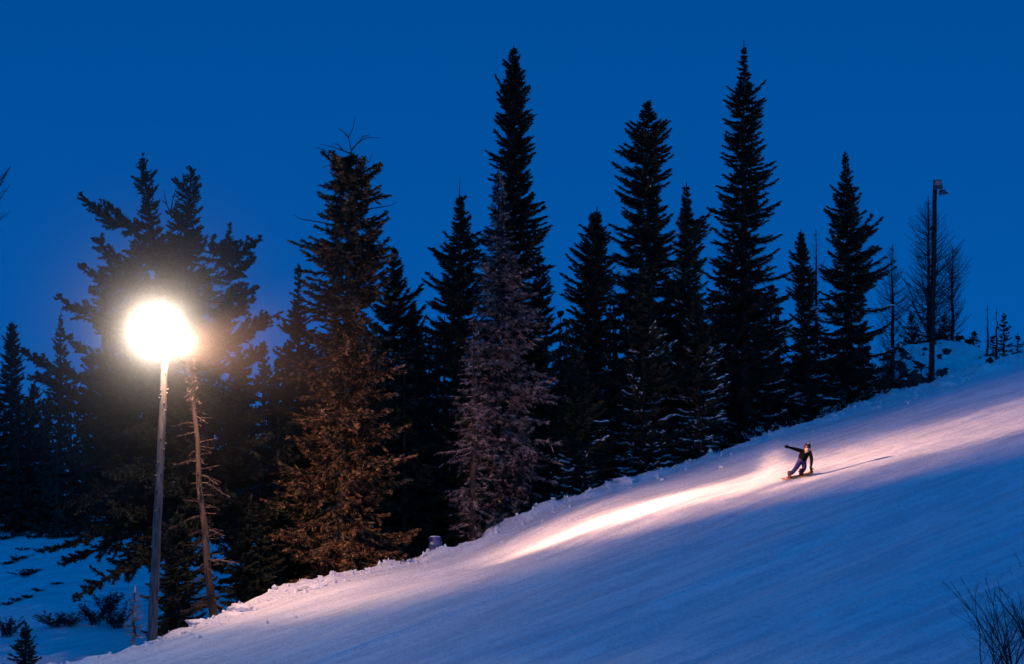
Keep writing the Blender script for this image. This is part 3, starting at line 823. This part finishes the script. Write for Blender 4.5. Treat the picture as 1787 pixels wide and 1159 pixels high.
def lamp_bloom():
    """added scatter ball imitating lens bloom round the lit lamp, thinning outwards; it only scatters the lamp's own light"""
    c = LB+LC+Vector((0, -.45, -.05)); RM = 8.0
    bm = bmesh.new(); bmesh.ops.create_icosphere(bm, subdivisions=4, radius=RM)
    me = bpy.data.meshes.new('lamp_bloom'); bm.to_mesh(me); bm.free()
    m = bpy.data.materials.new('bloom_scatter'); m.use_nodes = True
    t = m.node_tree; N = t.nodes
    N.remove(N['Principled BSDF'])
    v = N.new('ShaderNodeVolumePrincipled')
    v.inputs['Color'].default_value = (.95, .93, .92, 1); v.inputs['Anisotropy'].default_value = 0.85
    co = N.new('ShaderNodeTexCoord'); ln = N.new('ShaderNodeVectorMath'); ln.operation = 'LENGTH'
    t.links.new(co.outputs['Object'], ln.inputs[0])
    mx = N.new('ShaderNodeMath'); mx.operation = 'MAXIMUM'; mx.inputs[1].default_value = .6
    t.links.new(ln.outputs['Value'], mx.inputs[0])
    pw = N.new('ShaderNodeMath'); pw.operation = 'POWER'; pw.inputs[1].default_value = BLOOM_P
    t.links.new(mx.outputs[0], pw.inputs[0])
    sb = N.new('ShaderNodeMath'); sb.operation = 'SUBTRACT'; sb.inputs[1].default_value = RM**BLOOM_P; sb.use_clamp = False
    t.links.new(pw.outputs[0], sb.inputs[0])
    ml = N.new('ShaderNodeMath'); ml.operation = 'MULTIPLY'; ml.inputs[1].default_value = BLOOM_D
    t.links.new(sb.outputs[0], ml.inputs[0])
    cl = N.new('ShaderNodeMath'); cl.operation = 'MAXIMUM'; cl.inputs[1].default_value = 0
    t.links.new(ml.outputs[0], cl.inputs[0])
    t.links.new(cl.outputs[0], v.inputs['Density'])
    t.links.new(v.outputs[0], N['Material Output'].inputs['Volume'])
    m.cycles.volume_step_rate = .25; m.cycles.volume_sampling = 'EQUIANGULAR'
    me.materials.append(m)
    o = link('lamp_bloom', me, loc=c)
    tag(o, 'added glow volume imitating lens bloom around the lit floodlight', 'lamp_bloom', kind='stuff')
BLOOM_P, BLOOM_D = -1.72, .20
lamp_bloom()

def dark_pole():
    Y = 98.0
    b = ground_at(1625, Y)
    root = thing('lamp_pole', 'dark slim pole with an unlit double floodlight beside the snowy boulder', 'lamp pole', b)
    top = P(1632, 314, Y)-b
    link('pole', pole_mesh(Vector((0, 0, -.5)), top, .15, .105, 0, 4).mesh('pole', M['dark_pole']), root)
    br = MB(); br.box(P(1636, 326, Y)-b+Vector((0, -.16, 0)), .40, .22, .26, m=0, bev=.02)
    link('bracket', br.mesh('bracket', M['housing'], False), root)
    lamp_head(root, P(1634, 320, Y)-b+Vector((0, -.38, 0)), (-.2, -1, -.3), .34, 'lens')
    lamp_head(root, P(1643, 336, Y)-b+Vector((0, -.2, 0)), (.25, -.35, -.9), .36, 'lens')
dark_pole()

# ------------------------------------------------------------------ blue drum
def drum():
    p = G(760, 966)
    Y = p.y+1.3
    b = ground_at(760, Y)
    zt = P(760, 937, Y).z
    root = thing('drum', 'scuffed blue barrel half sunk behind the snow bank', 'barrel', (b.x, b.y, zt-.88))
    r = .245; mb = MB(); n = 24; prof = [(0, .0), (r*.97, .0), (r, .03), (r, .28), (r*1.04, .295), (r*1.04, .31), (r, .325), (r, .56), (r*1.04, .575), (r*1.04, .59), (r, .605), (r, .82), (r*.97, .86), (r*.90, .88), (r*.88, .865), (0, .865)]
    V = [(q[0]*math.cos(2*math.pi*k/n), q[0]*math.sin(2*math.pi*k/n), q[1]) for q in prof for k in range(n)]
    Fq = [(i*n+k, i*n+(k+1) % n, (i+1)*n+(k+1) % n, (i+1)*n+k) for i in range(len(prof)-1) for k in range(n)]
    mb.add(V, (), Fq); link('shell', mb.mesh('shell', M['drum']), root)
    rim = MB(); rim.tube([(r*.95*math.cos(a), r*.95*math.sin(a), .875) for a in np.linspace(0, 2*math.pi, 25)], .014, 6); link('rim', rim.mesh('rim', M['drum']), root)
    sn = MB(); bm = bmesh.new(); bmesh.ops.create_icosphere(bm, subdivisions=3, radius=1)
    bmesh.ops.scale(bm, vec=(r*.86, r*.86, .05), verts=bm.verts); bmesh.ops.translate(bm, vec=(0, 0, .87), verts=bm.verts); sn.addbm(bm)
    link('snow_cap', sn.mesh('snow_cap', M['snow']), root)
    lb = MB(); an = np.linspace(-2.35, -1.85, 6); lb.add([(math.cos(a)*(r+.004), math.sin(a)*(r+.004), z) for z in (.62, .70) for a in an], (), [(i, i+1, i+7, i+6) for i in range(5)])
    link('sticker', lb.mesh('sticker', M['drum_pale']), root)
drum()

# ------------------------------------------------------------------ boulder, snow lumps
def blob(rad, sx, sy, sz, seed, sub=5, amp=.18, freq=1.3, flat=-.3):
    bm = bmesh.new(); bmesh.ops.create_icosphere(bm, subdivisions=sub, radius=1)
    co = np.array([v.co for v in bm.verts])
    n = (fbm(co[:, 0]*freq+7*seed, co[:, 2]*freq+co[:, 1]*freq*1.3, seed, 4)+.6*fbm(co[:, 1]*freq*2.1, co[:, 2]*freq*2.1-3*seed, seed+9, 3))*amp
    for v, k in zip(bm.verts, n):
        v.co = v.co*(1+k); v.co.x *= sx*rad; v.co.y *= sy*rad; v.co.z *= sz*rad
        v.co.z = max(v.co.z, flat*rad)
    return bm
def boulder():
    c = P(1650, 668, 104.5); g = ground_at(1650, 104.5)
    root = thing('boulder', 'big snow-covered boulder with dark rock showing, behind the right lamp pole', 'rock', g)
    top = P(1650, 606, 104.5)-g
    bm = blob(1, 2.95, 1.6, top.z*1.02, 5, 5, .17, 2.4, -3)
    co = np.array([v.co for v in bm.verts])
    mb = MB(); mb.addbm(bm); link('rock', mb.mesh('rock', M['rock']), root)
    # snow lies on the rock where it is not too steep, with ragged gaps
    me = root.children[0].data
    nv = np.empty(len(me.vertices)*3); me.vertices.foreach_get('co', nv); nv = nv.reshape(-1, 3)
    nn = np.empty(len(me.vertices)*3); me.vertices.foreach_get('normal', nn); nn = nn.reshape(-1, 3)
    tri = np.array([list(p.vertices) for p in me.polygons])
    k = nn[:, 2]*1.0 + 1.25*fbm(nv[:, 0]*4.6, nv[:, 2]*7.0+nv[:, 1]*5, 61, 4) + .22*np.clip(nv[:, 0]+.2, -1, 1.2) + .02
    cover = k[tri].mean(1) > .16
    tri = tri[cover]
    V = nv + nn*(.05+.10*np.clip(k, 0, 1))[:, None]
    link('snow_cap', mesh_np('snow_cap', V, [tri], M['snow'], smooth=True), root)
boulder()
lumps = [(548, 1027, .30, 'chunk of snow on the bank below the orange-lit spruce'), (421, 1063, .26, 'pointed chunk of snow on the bank right of the dead trunk'), (345, 1088, .22, 'low lump of snow on the bank left of the dead trunk'),
         (1090, 842, .30, 'snow lump on the bank under the blunt broad spruce'), (1650, 672, .42, 'rounded snow lump at foot of the right lamp pole')]
for i, (px, py, r, lb) in enumerate(lumps):
    p = G(px, py)
    bm = blob(r, 1.4, .9, .62, 20+i, 3, .40, 1.6, -.5); mb = MB(); mb.addbm(bm)
    tag(link('snow_lump', mb.mesh('snow_lump', M['snow']), loc=(p.x, p.y, H(p.x, p.y)-r*.05)), lb, 'snow lump', 'snow lumps along the bank')

def crumbs():
    """broken crumbs of ploughed snow strewn along the bank, too many to count"""
    rng = np.random.default_rng(55); n = 1500
    s_ = rng.uniform(33, 92, n); d_ = np.where(rng.random(n) < .75, rng.normal(-.15, .45, n), -np.abs(rng.normal(0, 1.3, n)))
    y = (s_*S2 + 77 + d_*S2)/2; x = s_*S2 - y
    r = .022+.075*rng.random(n)**2.5
    bm = bmesh.new(); bmesh.ops.create_icosphere(bm, subdivisions=1, radius=1)
    B = np.array([v.co for v in bm.verts]); F0 = np.array([[v.index for v in f.verts] for f in bm.faces]); bm.free()
    V = B[None]*(1+.35*rng.normal(size=(n, len(B), 1)))*r[:, None, None]*rng.uniform(.6, 1.4, (n, 1, 3))
    V = V + np.stack([x, y, height(x, y)+r*.15], -1)[:, None]
    F = (F0[None]+np.arange(n)[:, None, None]*len(B)).reshape(-1, 3)
    tag(link('snow_crumbs', mesh_np('snow_crumbs', V.reshape(-1, 3), [F], M['snow'])), 'crumbs of broken snow strewn along the bank below the trees', 'snow', kind='stuff')
crumbs()

# ------------------------------------------------------------------ shrubs
def shrub(name, label, p, hgt, spread, stems, seed, material='larch', bl=4.0, lean=(0, 0), snow=0, group=None, thick=.014, up=.25, leaves=None):
    rng = np.random.default_rng(seed); C = []
    root = thing(name, label, 'shrub', p, group)
    for i in range(stems):
        ph = rng.uniform(0, 6.28); sp_ = spread*math.sqrt(rng.random()); h = hgt*rng.uniform(.55, 1.05)
        t = np.linspace(0, 1, 7)[:, None]
        e = np.array([math.cos(ph)*sp_+lean[0]*h, math.sin(ph)*sp_+lean[1]*h, h])
        c = e*t; c[:, :2] *= t**.35; c += rng.normal(size=(7, 3))*.02*hgt*t; c[0, 2] -= .15
        C.append(c + np.array([rng.normal()*.12*spread, rng.normal()*.12*spread, 0]))
    C = np.array(C); S = side_curves(rng, C, bl, .42*hgt, 5, t0=.2, droop=0, up=up); S2b = side_curves(rng, S, bl*1.3, .22*hgt, 4, t0=.2, droop=0, up=up)
    g = [(limb_tris(C, thick*1.3, thick*.4), 0), (limb_tris(S, thick*.9, thick*.4), 0), (limb_tris(S2b, thick*.7, thick*.35), 0)]
    mats = [M[material]]
    if leaves: g.append((foliage(rng, S, leaves, .16, .03, .1, 1.2), 0)); g.append((foliage(rng, C, leaves, .16, .03, .1, 1.2), 0))
    link('stem', tris_mesh('stem', g, mats), root)
    if snow: tag(link('snow_dusting', tris_mesh('snow_dusting', [(snow_bits(rng, np.concatenate([C[:, :6], S[:, [0, 1, 2, 3, 4, 4]]]), .5, 9, .06), 0)], [M['snow']]), root), kind='stuff')
    return root
shrub('bare_shrub', 'bare dark shrub with many thin twigs in the bottom right corner', G(1735, 1158) + Vector((0, -1.2, -.35)), 2.35, 1.7, 24, 201, lean=(-.12, 0), thick=.0085)
shrub('bare_shrub', 'bare dark shrub cut off by the right edge near the bottom corner', G(1800, 1140), 1.5, .8, 16, 202, lean=(-.15, 0))
shrub('bare_twig', 'lone bare twig on the snow near right edge, left of two', G(1767, 1006), .52, .12, 2, 203, bl=2, lean=(-.55, 0), thick=.011)
shrub('bare_twig', 'lone bare twig on the snow at right edge, above the corner shrubs', G(1783, 990), .62, .10, 2, 204, bl=2, lean=(-.35, 0), thick=.011)
for i, (px, h) in enumerate([(1312, .7), (1340, .8), (1372, .75), (1400, .9), (1440, .8), (1470, .7)]):
    e = 77/(1-(px-CXP)/FPX)+1.1
    shrub('frosty_shrub', ['first', 'second', 'third', 'fourth', 'fifth', 'last'][i]+' frosty low shrub from the left on the bank behind the snowboarder', ground_at(px, e), h, .8, 16, 210+i, snow=1, group='frosty shrubs on the bank')
for i, (px, h) in enumerate([(1568, .9), (1598, .8)]):
    shrub('bare_shrub', ['dark bush against the left flank of the snowy boulder', 'dark bush between the boulder flank and the right lamp pole'][i], ground_at(px, 101.5), h, .6, 12, 230+i, snow=1, leaves=10)
# meadow at the left
sp_px = [(28, 977, .55), (12, 985, .4), (45, 1003, .5), (90, 940, .5), (70, 963, .35), (55, 998, .4), (68, 1032, .22), (48, 1043, .2), (28, 1047, .2), (98, 1020, .2), (14, 1055, .2), (8, 940, .4), (38, 960, .3)]
ORD = ['topmost', 'second', 'third', 'fourth', 'fifth', 'sixth', 'seventh', 'eighth', 'ninth', 'tenth', 'eleventh', 'twelfth', 'lowest']
sp_px.sort(key=lambda q: q[1])
for i, (px, py, h) in enumerate(sp_px):
    shrub('low_bush', 'small dark bush in the left snow meadow, '+ORD[i]+(' of them' if i in (0, 12) else ' from the top'), G(px, py)-Vector((0, 0, h*.15)), h*.62, h*(1.2+.9*((i*7) % 5)/5), 9+(i*5) % 9, 240+i, group='small bushes on the left meadow', material='larch', leaves=22, bl=5)
for i, (px, py, h, lb) in enumerate([(12, 1112, 1.0, 'dark brush at the left edge behind the little corner spruce'), (95, 1095, .8, 'thin dark brush right of the little corner spruce'),
                                     (120, 1093, .75, 'dark brush clump at the far side of the snowy hollow, middle'), (165, 1090, 1.1, 'dark brush clump below the low boughs of the twin-topped spruce'), (205, 1096, 1.2, 'dark brush just left of the sapling by the lit pole'),
                                     (190, 1070, 1.2, 'twiggy brush under the lowest left bough of the twin-topped spruce')]):
    shrub('brush', lb, G(px, py), h*.8, 1.0, 26, 260+i, leaves=9, bl=5)
spruce('larch_tree', 'pale bare sapling with thin level branches left of the lit pole', [(1035, 233, 237), (1060, 222, 248), (1090, 212, 258), (1108, 210, 258)], 67.5, 280, apex=(235, 1022), mats=('dry', 'dry'), az=7, dz=.11, dens=0, branchlets=5, bot_up=-5, top_up=20, limb=(.03, .012))
spruce('spruce_tree', 'young black spruce in the dark gap between the lit pole and the dead trunk', [(905, 306, 314), (950, 285, 340), (1000, 268, 362), (1060, 256, 372), (1100, 256, 372)], 70.5, 282, apex=(310, 890), az=8, dz=.22, dens=44)
spruce('spruce_tree', 'young black spruce just right of the dead trunk, left of the orange-lit spruce', [(880, 436, 442), (920, 415, 462), (980, 400, 485), (1040, 392, 492)], 73.5, 283, apex=(439, 862), az=8, dz=.24, dens=44)
spruce('spruce_tree', 'little dark spruce in the bottom left corner', [(1098, 42, 48), (1115, 34, 58), (1135, 26, 66), (1155, 18, 74), (1175, 15, 78)], 57.0, 281, apex=(45, 1090), az=8, dz=.13, dens=60, tw=.16, wid=.03, limb=(.015, .005))

# ------------------------------------------------------------------ the snowboarder
def snowboarder():
    Yb = G(1392, 834).y
    o0 = G(1392, 834)
    gn = Vector((-.16, -.10, 1)).normalized()
    a = G(1362, 840); c = G(1417, 829)
    ax = (c-a).normalized()
    # board
    L = 1.50; mid = (a+c)/2
    tiltaxis = ax
    yv = gn.cross(ax).normalized()
    # the board is tipped on to its near edge, so its top shows
    rotm = Matrix.Rotation(R(13), 3, ax)
    nrm = rotm @ gn; yv = rotm @ yv
    def bp(u, v, w): return mid + ax*u + yv*v + nrm*w + gn*.045
    root_b = thing('snowboard', 'orange and red snowboard under the rider', 'snowboard', mid)
    nb = 28; V = []
    for i in range(nb+1):
        u = -L/2+L*i/nb; e = abs(u)/(L/2)
        wd = .125+.022*e**2
        if e > .84: wd *= math.sqrt(max(1-((e-.84)/.16)**2, .0))+.02
        lift = .09*max(e-.80, 0)/.20
        for (v, w) in ((-wd, 0), (wd, 0), (wd, .022), (-wd, .022)): V.append(bp(u, v, w+lift)-mid)
    q = [(i*4+k, i*4+(k+1) % 4, (i+1)*4+(k+1) % 4, (i+1)*4+k) for i in range(nb) for k in range(4)] + [(3, 2, 1, 0), (nb*4, nb*4+1, nb*4+2, nb*4+3)]
    mb = MB(); mb.add([tuple(v) for v in V], (), q); link('deck', mb.mesh('deck', M['board'], False), root_b)
    # pose: pixel, depth offset (minus is nearer the camera)
    J = {}
    def j(n, px, py, dy): J[n] = P(px, py, Yb+dy)
    lf = bp(-.28, 0, .03); rf = bp(.25, 0, .03)
    J['ankL'] = lf + Vector((.02, .02, .10)); J['ankR'] = rf + Vector((.0, .02, .10))
    j('pelvis', 1399.0, 804, .05); j('hipL', 1396, 806, .02); j('hipR', 1402.5, 805.5, .10)
    j('kneeL', 1388.5, 818, -.12); j('kneeR', 1404, 817, -.02)
    j('waist', 1400.5, 800, .03); j('chest', 1404.5, 792.5, -.02); j('neck', 1408.3, 786.8, -.05)
    j('shL', 1398.5, 786.8, -.02); j('shR', 1414.0, 789.5, -.02)
    j('elL', 1386, 783.3, -.12); j('haL', 1375.5, 780.5, -.22); j('elR', 1416.5, 803, -.12); j('haR', 1415.0, 816.5, -.20)
    j('headc', 1409.3, 781.2, -.08); j('headt', 1409.5, 776.3, -.07); j('chin', 1409.0, 784.2, -.11)
    base = (lf+rf)/2
    root = thing('person', 'snowboarder in black jacket and blue trousers leaning with one arm stretched out', 'person', base)
    edges = [('pelvis', 'hipL'), ('hipL', 'kneeL'), ('kneeL', 'ankL'), ('pelvis', 'hipR'), ('hipR', 'kneeR'), ('kneeR', 'ankR'), ('pelvis', 'waist'), ('waist', 'chest'), ('chest', 'neck'),
             ('chest', 'shL'), ('shL', 'elL'), ('elL', 'haL'), ('chest', 'shR'), ('shR', 'elR'), ('elR', 'haR'), ('neck', 'chin'), ('chin', 'headc'), ('headc', 'headt')]
    rad = dict(pelvis=(.155, .13), hipL=(.115, .115), hipR=(.115, .115), kneeL=(.088, .09), kneeR=(.088, .09), ankL=(.078, .078), ankR=(.078, .078), waist=(.165, .135), chest=(.18, .145), neck=(.075, .075),
               shL=(.085, .085), shR=(.085, .085), elL=(.066, .066), elR=(.066, .066), haL=(.042, .042), haR=(.042, .042), headc=(.088, .10), headt=(.06, .07), chin=(.062, .075))
    names = list(J); ix = {n: i for i, n in enumerate(names)}
    me = bpy.data.meshes.new('body'); me.from_pydata([tuple(J[n]-base) for n in names], [(ix[p], ix[q_]) for p, q_ in edges], [])
    tmp = bpy.data.objects.new('body_tmp', me); COL.objects.link(tmp)
    sk = tmp.modifiers.new('skin', 'SKIN'); sk.use_smooth_shade = True
    for n in names:
        d = me.skin_vertices[0].data[ix[n]]; d.radius = rad[n]; d.use_root = (n == 'pelvis')
    sb = tmp.modifiers.new('sub', 'SUBSURF'); sb.levels = 2; sb.render_levels = 2
    dg = bpy.context.evaluated_depsgraph_get(); dg.update()
    bme = bpy.data.meshes.new_from_object(tmp.evaluated_get(dg)); bme.name = 'body'
    bpy.data.objects.remove(tmp)
    bme.materials.clear()
    for k in ('jacket', 'pants', 'skin'): bme.materials.append(M[k])
    seg = {('pelvis', 'hipL'): 1, ('hipL', 'kneeL'): 1, ('kneeL', 'ankL'): 1, ('pelvis', 'hipR'): 1, ('hipR', 'kneeR'): 1, ('kneeR', 'ankR'): 1, ('neck', 'chin'): 2, ('chin', 'headc'): 2, ('headc', 'headt'): 2}
    for f in bme.polygons:
        c_ = f.center+base; best = 9; m_ = 0
        for e in edges:
            A, B_ = J[e[0]], J[e[1]]; t = max(0, min(1, (c_-A).dot(B_-A)/max((B_-A).length_squared, 1e-6)))
            d = (c_-(A+(B_-A)*t)).length
            if d < best-1e-5: best = d; m_ = seg.get(e, 0)
        f.material_index = m_; f.use_smooth = True
    link('body', bme, root)
    fw = Vector((-.12, -1, -.12)).normalized()          # the way the face looks
    hc = J['headc']-base
    upv = Vector((.10, 0, 1)).normalized(); sd = fw.cross(upv).normalized(); upv = sd.cross(fw)
    def hp(x, y, z): return hc+sd*x+fw*y+upv*z
    hb = MB(); bm = bmesh.new(); bmesh.ops.create_uvsphere(bm, u_segments=20, v_segments=14, radius=1)
    bmesh.ops.scale(bm, vec=(.125, .145, .135), verts=bm.verts)
    bmesh.ops.delete(bm, geom=[v for v in bm.verts if (v.co.z < -.02 and v.co.y > .045) or v.co.z < -.085], context='VERTS')
    bmesh.ops.translate(bm, vec=(0, -.01, .035), verts=bm.verts)
    for v in bm.verts: v.co = hp(*v.co)
    hb.addbm(bm); hel = link('helmet', hb.mesh('helmet', M['helmet']), root)
    for z_, w_ in ((.158, .03),):  # pale blob on top, a highlight modelled as a part
        tb = MB(); bm = bmesh.new(); bmesh.ops.create_uvsphere(bm, u_segments=12, v_segments=8, radius=1); bmesh.ops.scale(bm, vec=(w_, .07, .025), verts=bm.verts)
        for v in bm.verts: v.co = hp(v.co.x-.01, v.co.y+.01, v.co.z+z_)
        tb.addbm(bm); link('helmet_glint', tb.mesh('helmet_glint', M['helmet_highlight']), hel)
    gb = MB(); gb.tube([hp(x, .105-.35*x*x*3, .022) for x in np.linspace(-.09, .09, 9)], [.012]+[.026]*7+[.012], 8); link('goggles', gb.mesh('goggles', M['helmet']), root)
    nb_ = MB(); nb_.tube([hp(0, .095, .0), hp(0, .128, -.030), hp(0, .10, -.038)], [.010, .016, .010], 7); link('nose', nb_.mesh('nose', M['skin']), root)
    mo = MB(); mo.tube([hp(-.026, .098, -.064), hp(0, .108, -.066), hp(.026, .098, -.064)], [.004, .008, .004], 6); link('mouth', mo.mesh('mouth', M['boot']), root)
    for sgn in (-1, 1):
        eb = MB(); eb.tube([hp(sgn*.094, .015, .02), hp(sgn*.100, .0, -.01), hp(sgn*.094, .008, -.04)], [.008, .016, .008], 6); link('ear', eb.mesh('ear', M['skin']), root)
    # gloves: a palm and five fingers each
    def glove(w, d, palm_n, thumb_side):
        d = d.normalized(); s_ = d.cross(palm_n).normalized()*thumb_side; n_ = s_.cross(d).normalized()
        g = MB()
        g.tube([w-d*.05, w, w+d*.05, w+d*.10], [.05, .046, .052, .044], 10)
        for k, (off, ln) in enumerate(((.036, .072), (.012, .085), (-.012, .080), (-.034, .062))):
            r_ = w+d*.09+s_*off; f1 = (d+s_*off*5).normalized()
            g.tube([r_, r_+f1*ln*.5, r_+f1*ln*.85+n_*.015, r_+f1*ln+n_*.035], [.016, .015, .013, .008], 6)
        r_ = w+d*.03+s_*.04; g.tube([r_, r_+(s_*.8+d*.5)*.05, r_+(s_*.7+d*.8)*.085], [.019, .017, .010], 6)
        link('glove', g.mesh('glove', M['glove']), root)
    glove(J['haL']-base, J['haL']-J['elL'], Vector((0, -1, 0)), 1)
    glove(J['haR']-base, J['haR']-J['elR']+Vector((.1, 0, 0)), Vector((0, -1, 0)), -1)
    for s_, f_ in ((-.28, lf), (.25, rf)):
        toe = (-yv*1.0 + ax*(-.25 if s_ < 0 else .15)).normalized()
        p0 = f_-base; bt = MB()
        bt.tube([p0-toe*.10+nrm*.05, p0-toe*.05+nrm*.055, p0+toe*.08+nrm*.05, p0+toe*.17+nrm*.035], [.045, .062, .056, .036], 10)
        bt.tube([p0-toe*.045+nrm*.03, p0-toe*.045+nrm*.13, p0-toe*.03+nrm*.22], [.062, .066, .074], 10)
        link('boot', bt.mesh('boot', M['boot']), root)
        bd = MB()
        for t_ in (-.02, .10):
            bd.tube([f_-mid+toe*t_+ax*x_+nrm*(.075-9*x_*x_) for x_ in np.linspace(-.09, .09, 7)], .014, 6)
        bd.tube([f_-mid-toe*.11+ax*x_+nrm*.12 for x_ in np.linspace(-.06, .06, 4)], .02, 6)
        link('binding', bd.mesh('binding', M['binding']), root_b)
    pb = MB(); pc = J['chest']-base+Vector((.015, -.155, .09)); pb.box(pc, .07, .012, .085, bev=.004)
    link('chest_patch', pb.mesh('chest_patch', M['patch'], False), root)
    return a, mid
BA, BM_ = snowboarder()

# ------------------------------------------------------------------ snow thrown up by the board
def spray():
    rng = np.random.default_rng(301); n = 100000
    # foot points run from the board's tail back along its track
    p0 = G(1372, 837); p1 = G(1272, 872)
    s = rng.beta(1.0, 1.7, n)
    base = np.array(p0)[None]*(1-s[:, None])+np.array(p1)[None]*s[:, None]
    crest = np.interp(s, [0, .08, .17, .35, .6, 1], [.35, .95, 1.45, .66, .32, .06])
    u = rng.random(n)
    hgt = crest*np.where(rng.random(n) < .85, u**1.5*.85, rng.random(n)**.8*1.1)
    side = rng.normal(size=n)*(.42+.35*hgt)
    x = base[:, 0]+side*.5-.25*hgt*rng.random(n)+rng.normal(size=n)*.16
    y = base[:, 1]+side+.5*hgt
    z = height(x, y)+hgt+.01
    # loose bits flung higher
    m = 130
    xs_ = base[:m, 0]+rng.normal(size=m)*.9-.4; ys_ = base[:m, 1]+rng.normal(size=m)*.9+.8
    zs_ = height(xs_, ys_)+rng.random(m)**2*1.5
    x = np.concatenate([x, xs_]); y = np.concatenate([y, ys_]); z = np.concatenate([z, zs_])
    c = np.stack([x, y, z], -1); N_ = len(c)
    r = np.concatenate([rng.uniform(.004, .0085, n), rng.uniform(.005, .016, m)])[:, None]
    d = rng.normal(size=(N_, 3, 3)); d /= np.linalg.norm(d, axis=2, keepdims=True)
    V = c[:, None]+d*r[:, :, None]
    F = np.arange(N_*3).reshape(-1, 3)
    tag(link('snow_spray', mesh_np('snow_spray', V.reshape(-1, 3), [F], M['flake'])), 'plume of powder snow thrown up behind the snowboard', 'snow spray', kind='stuff')
spray()
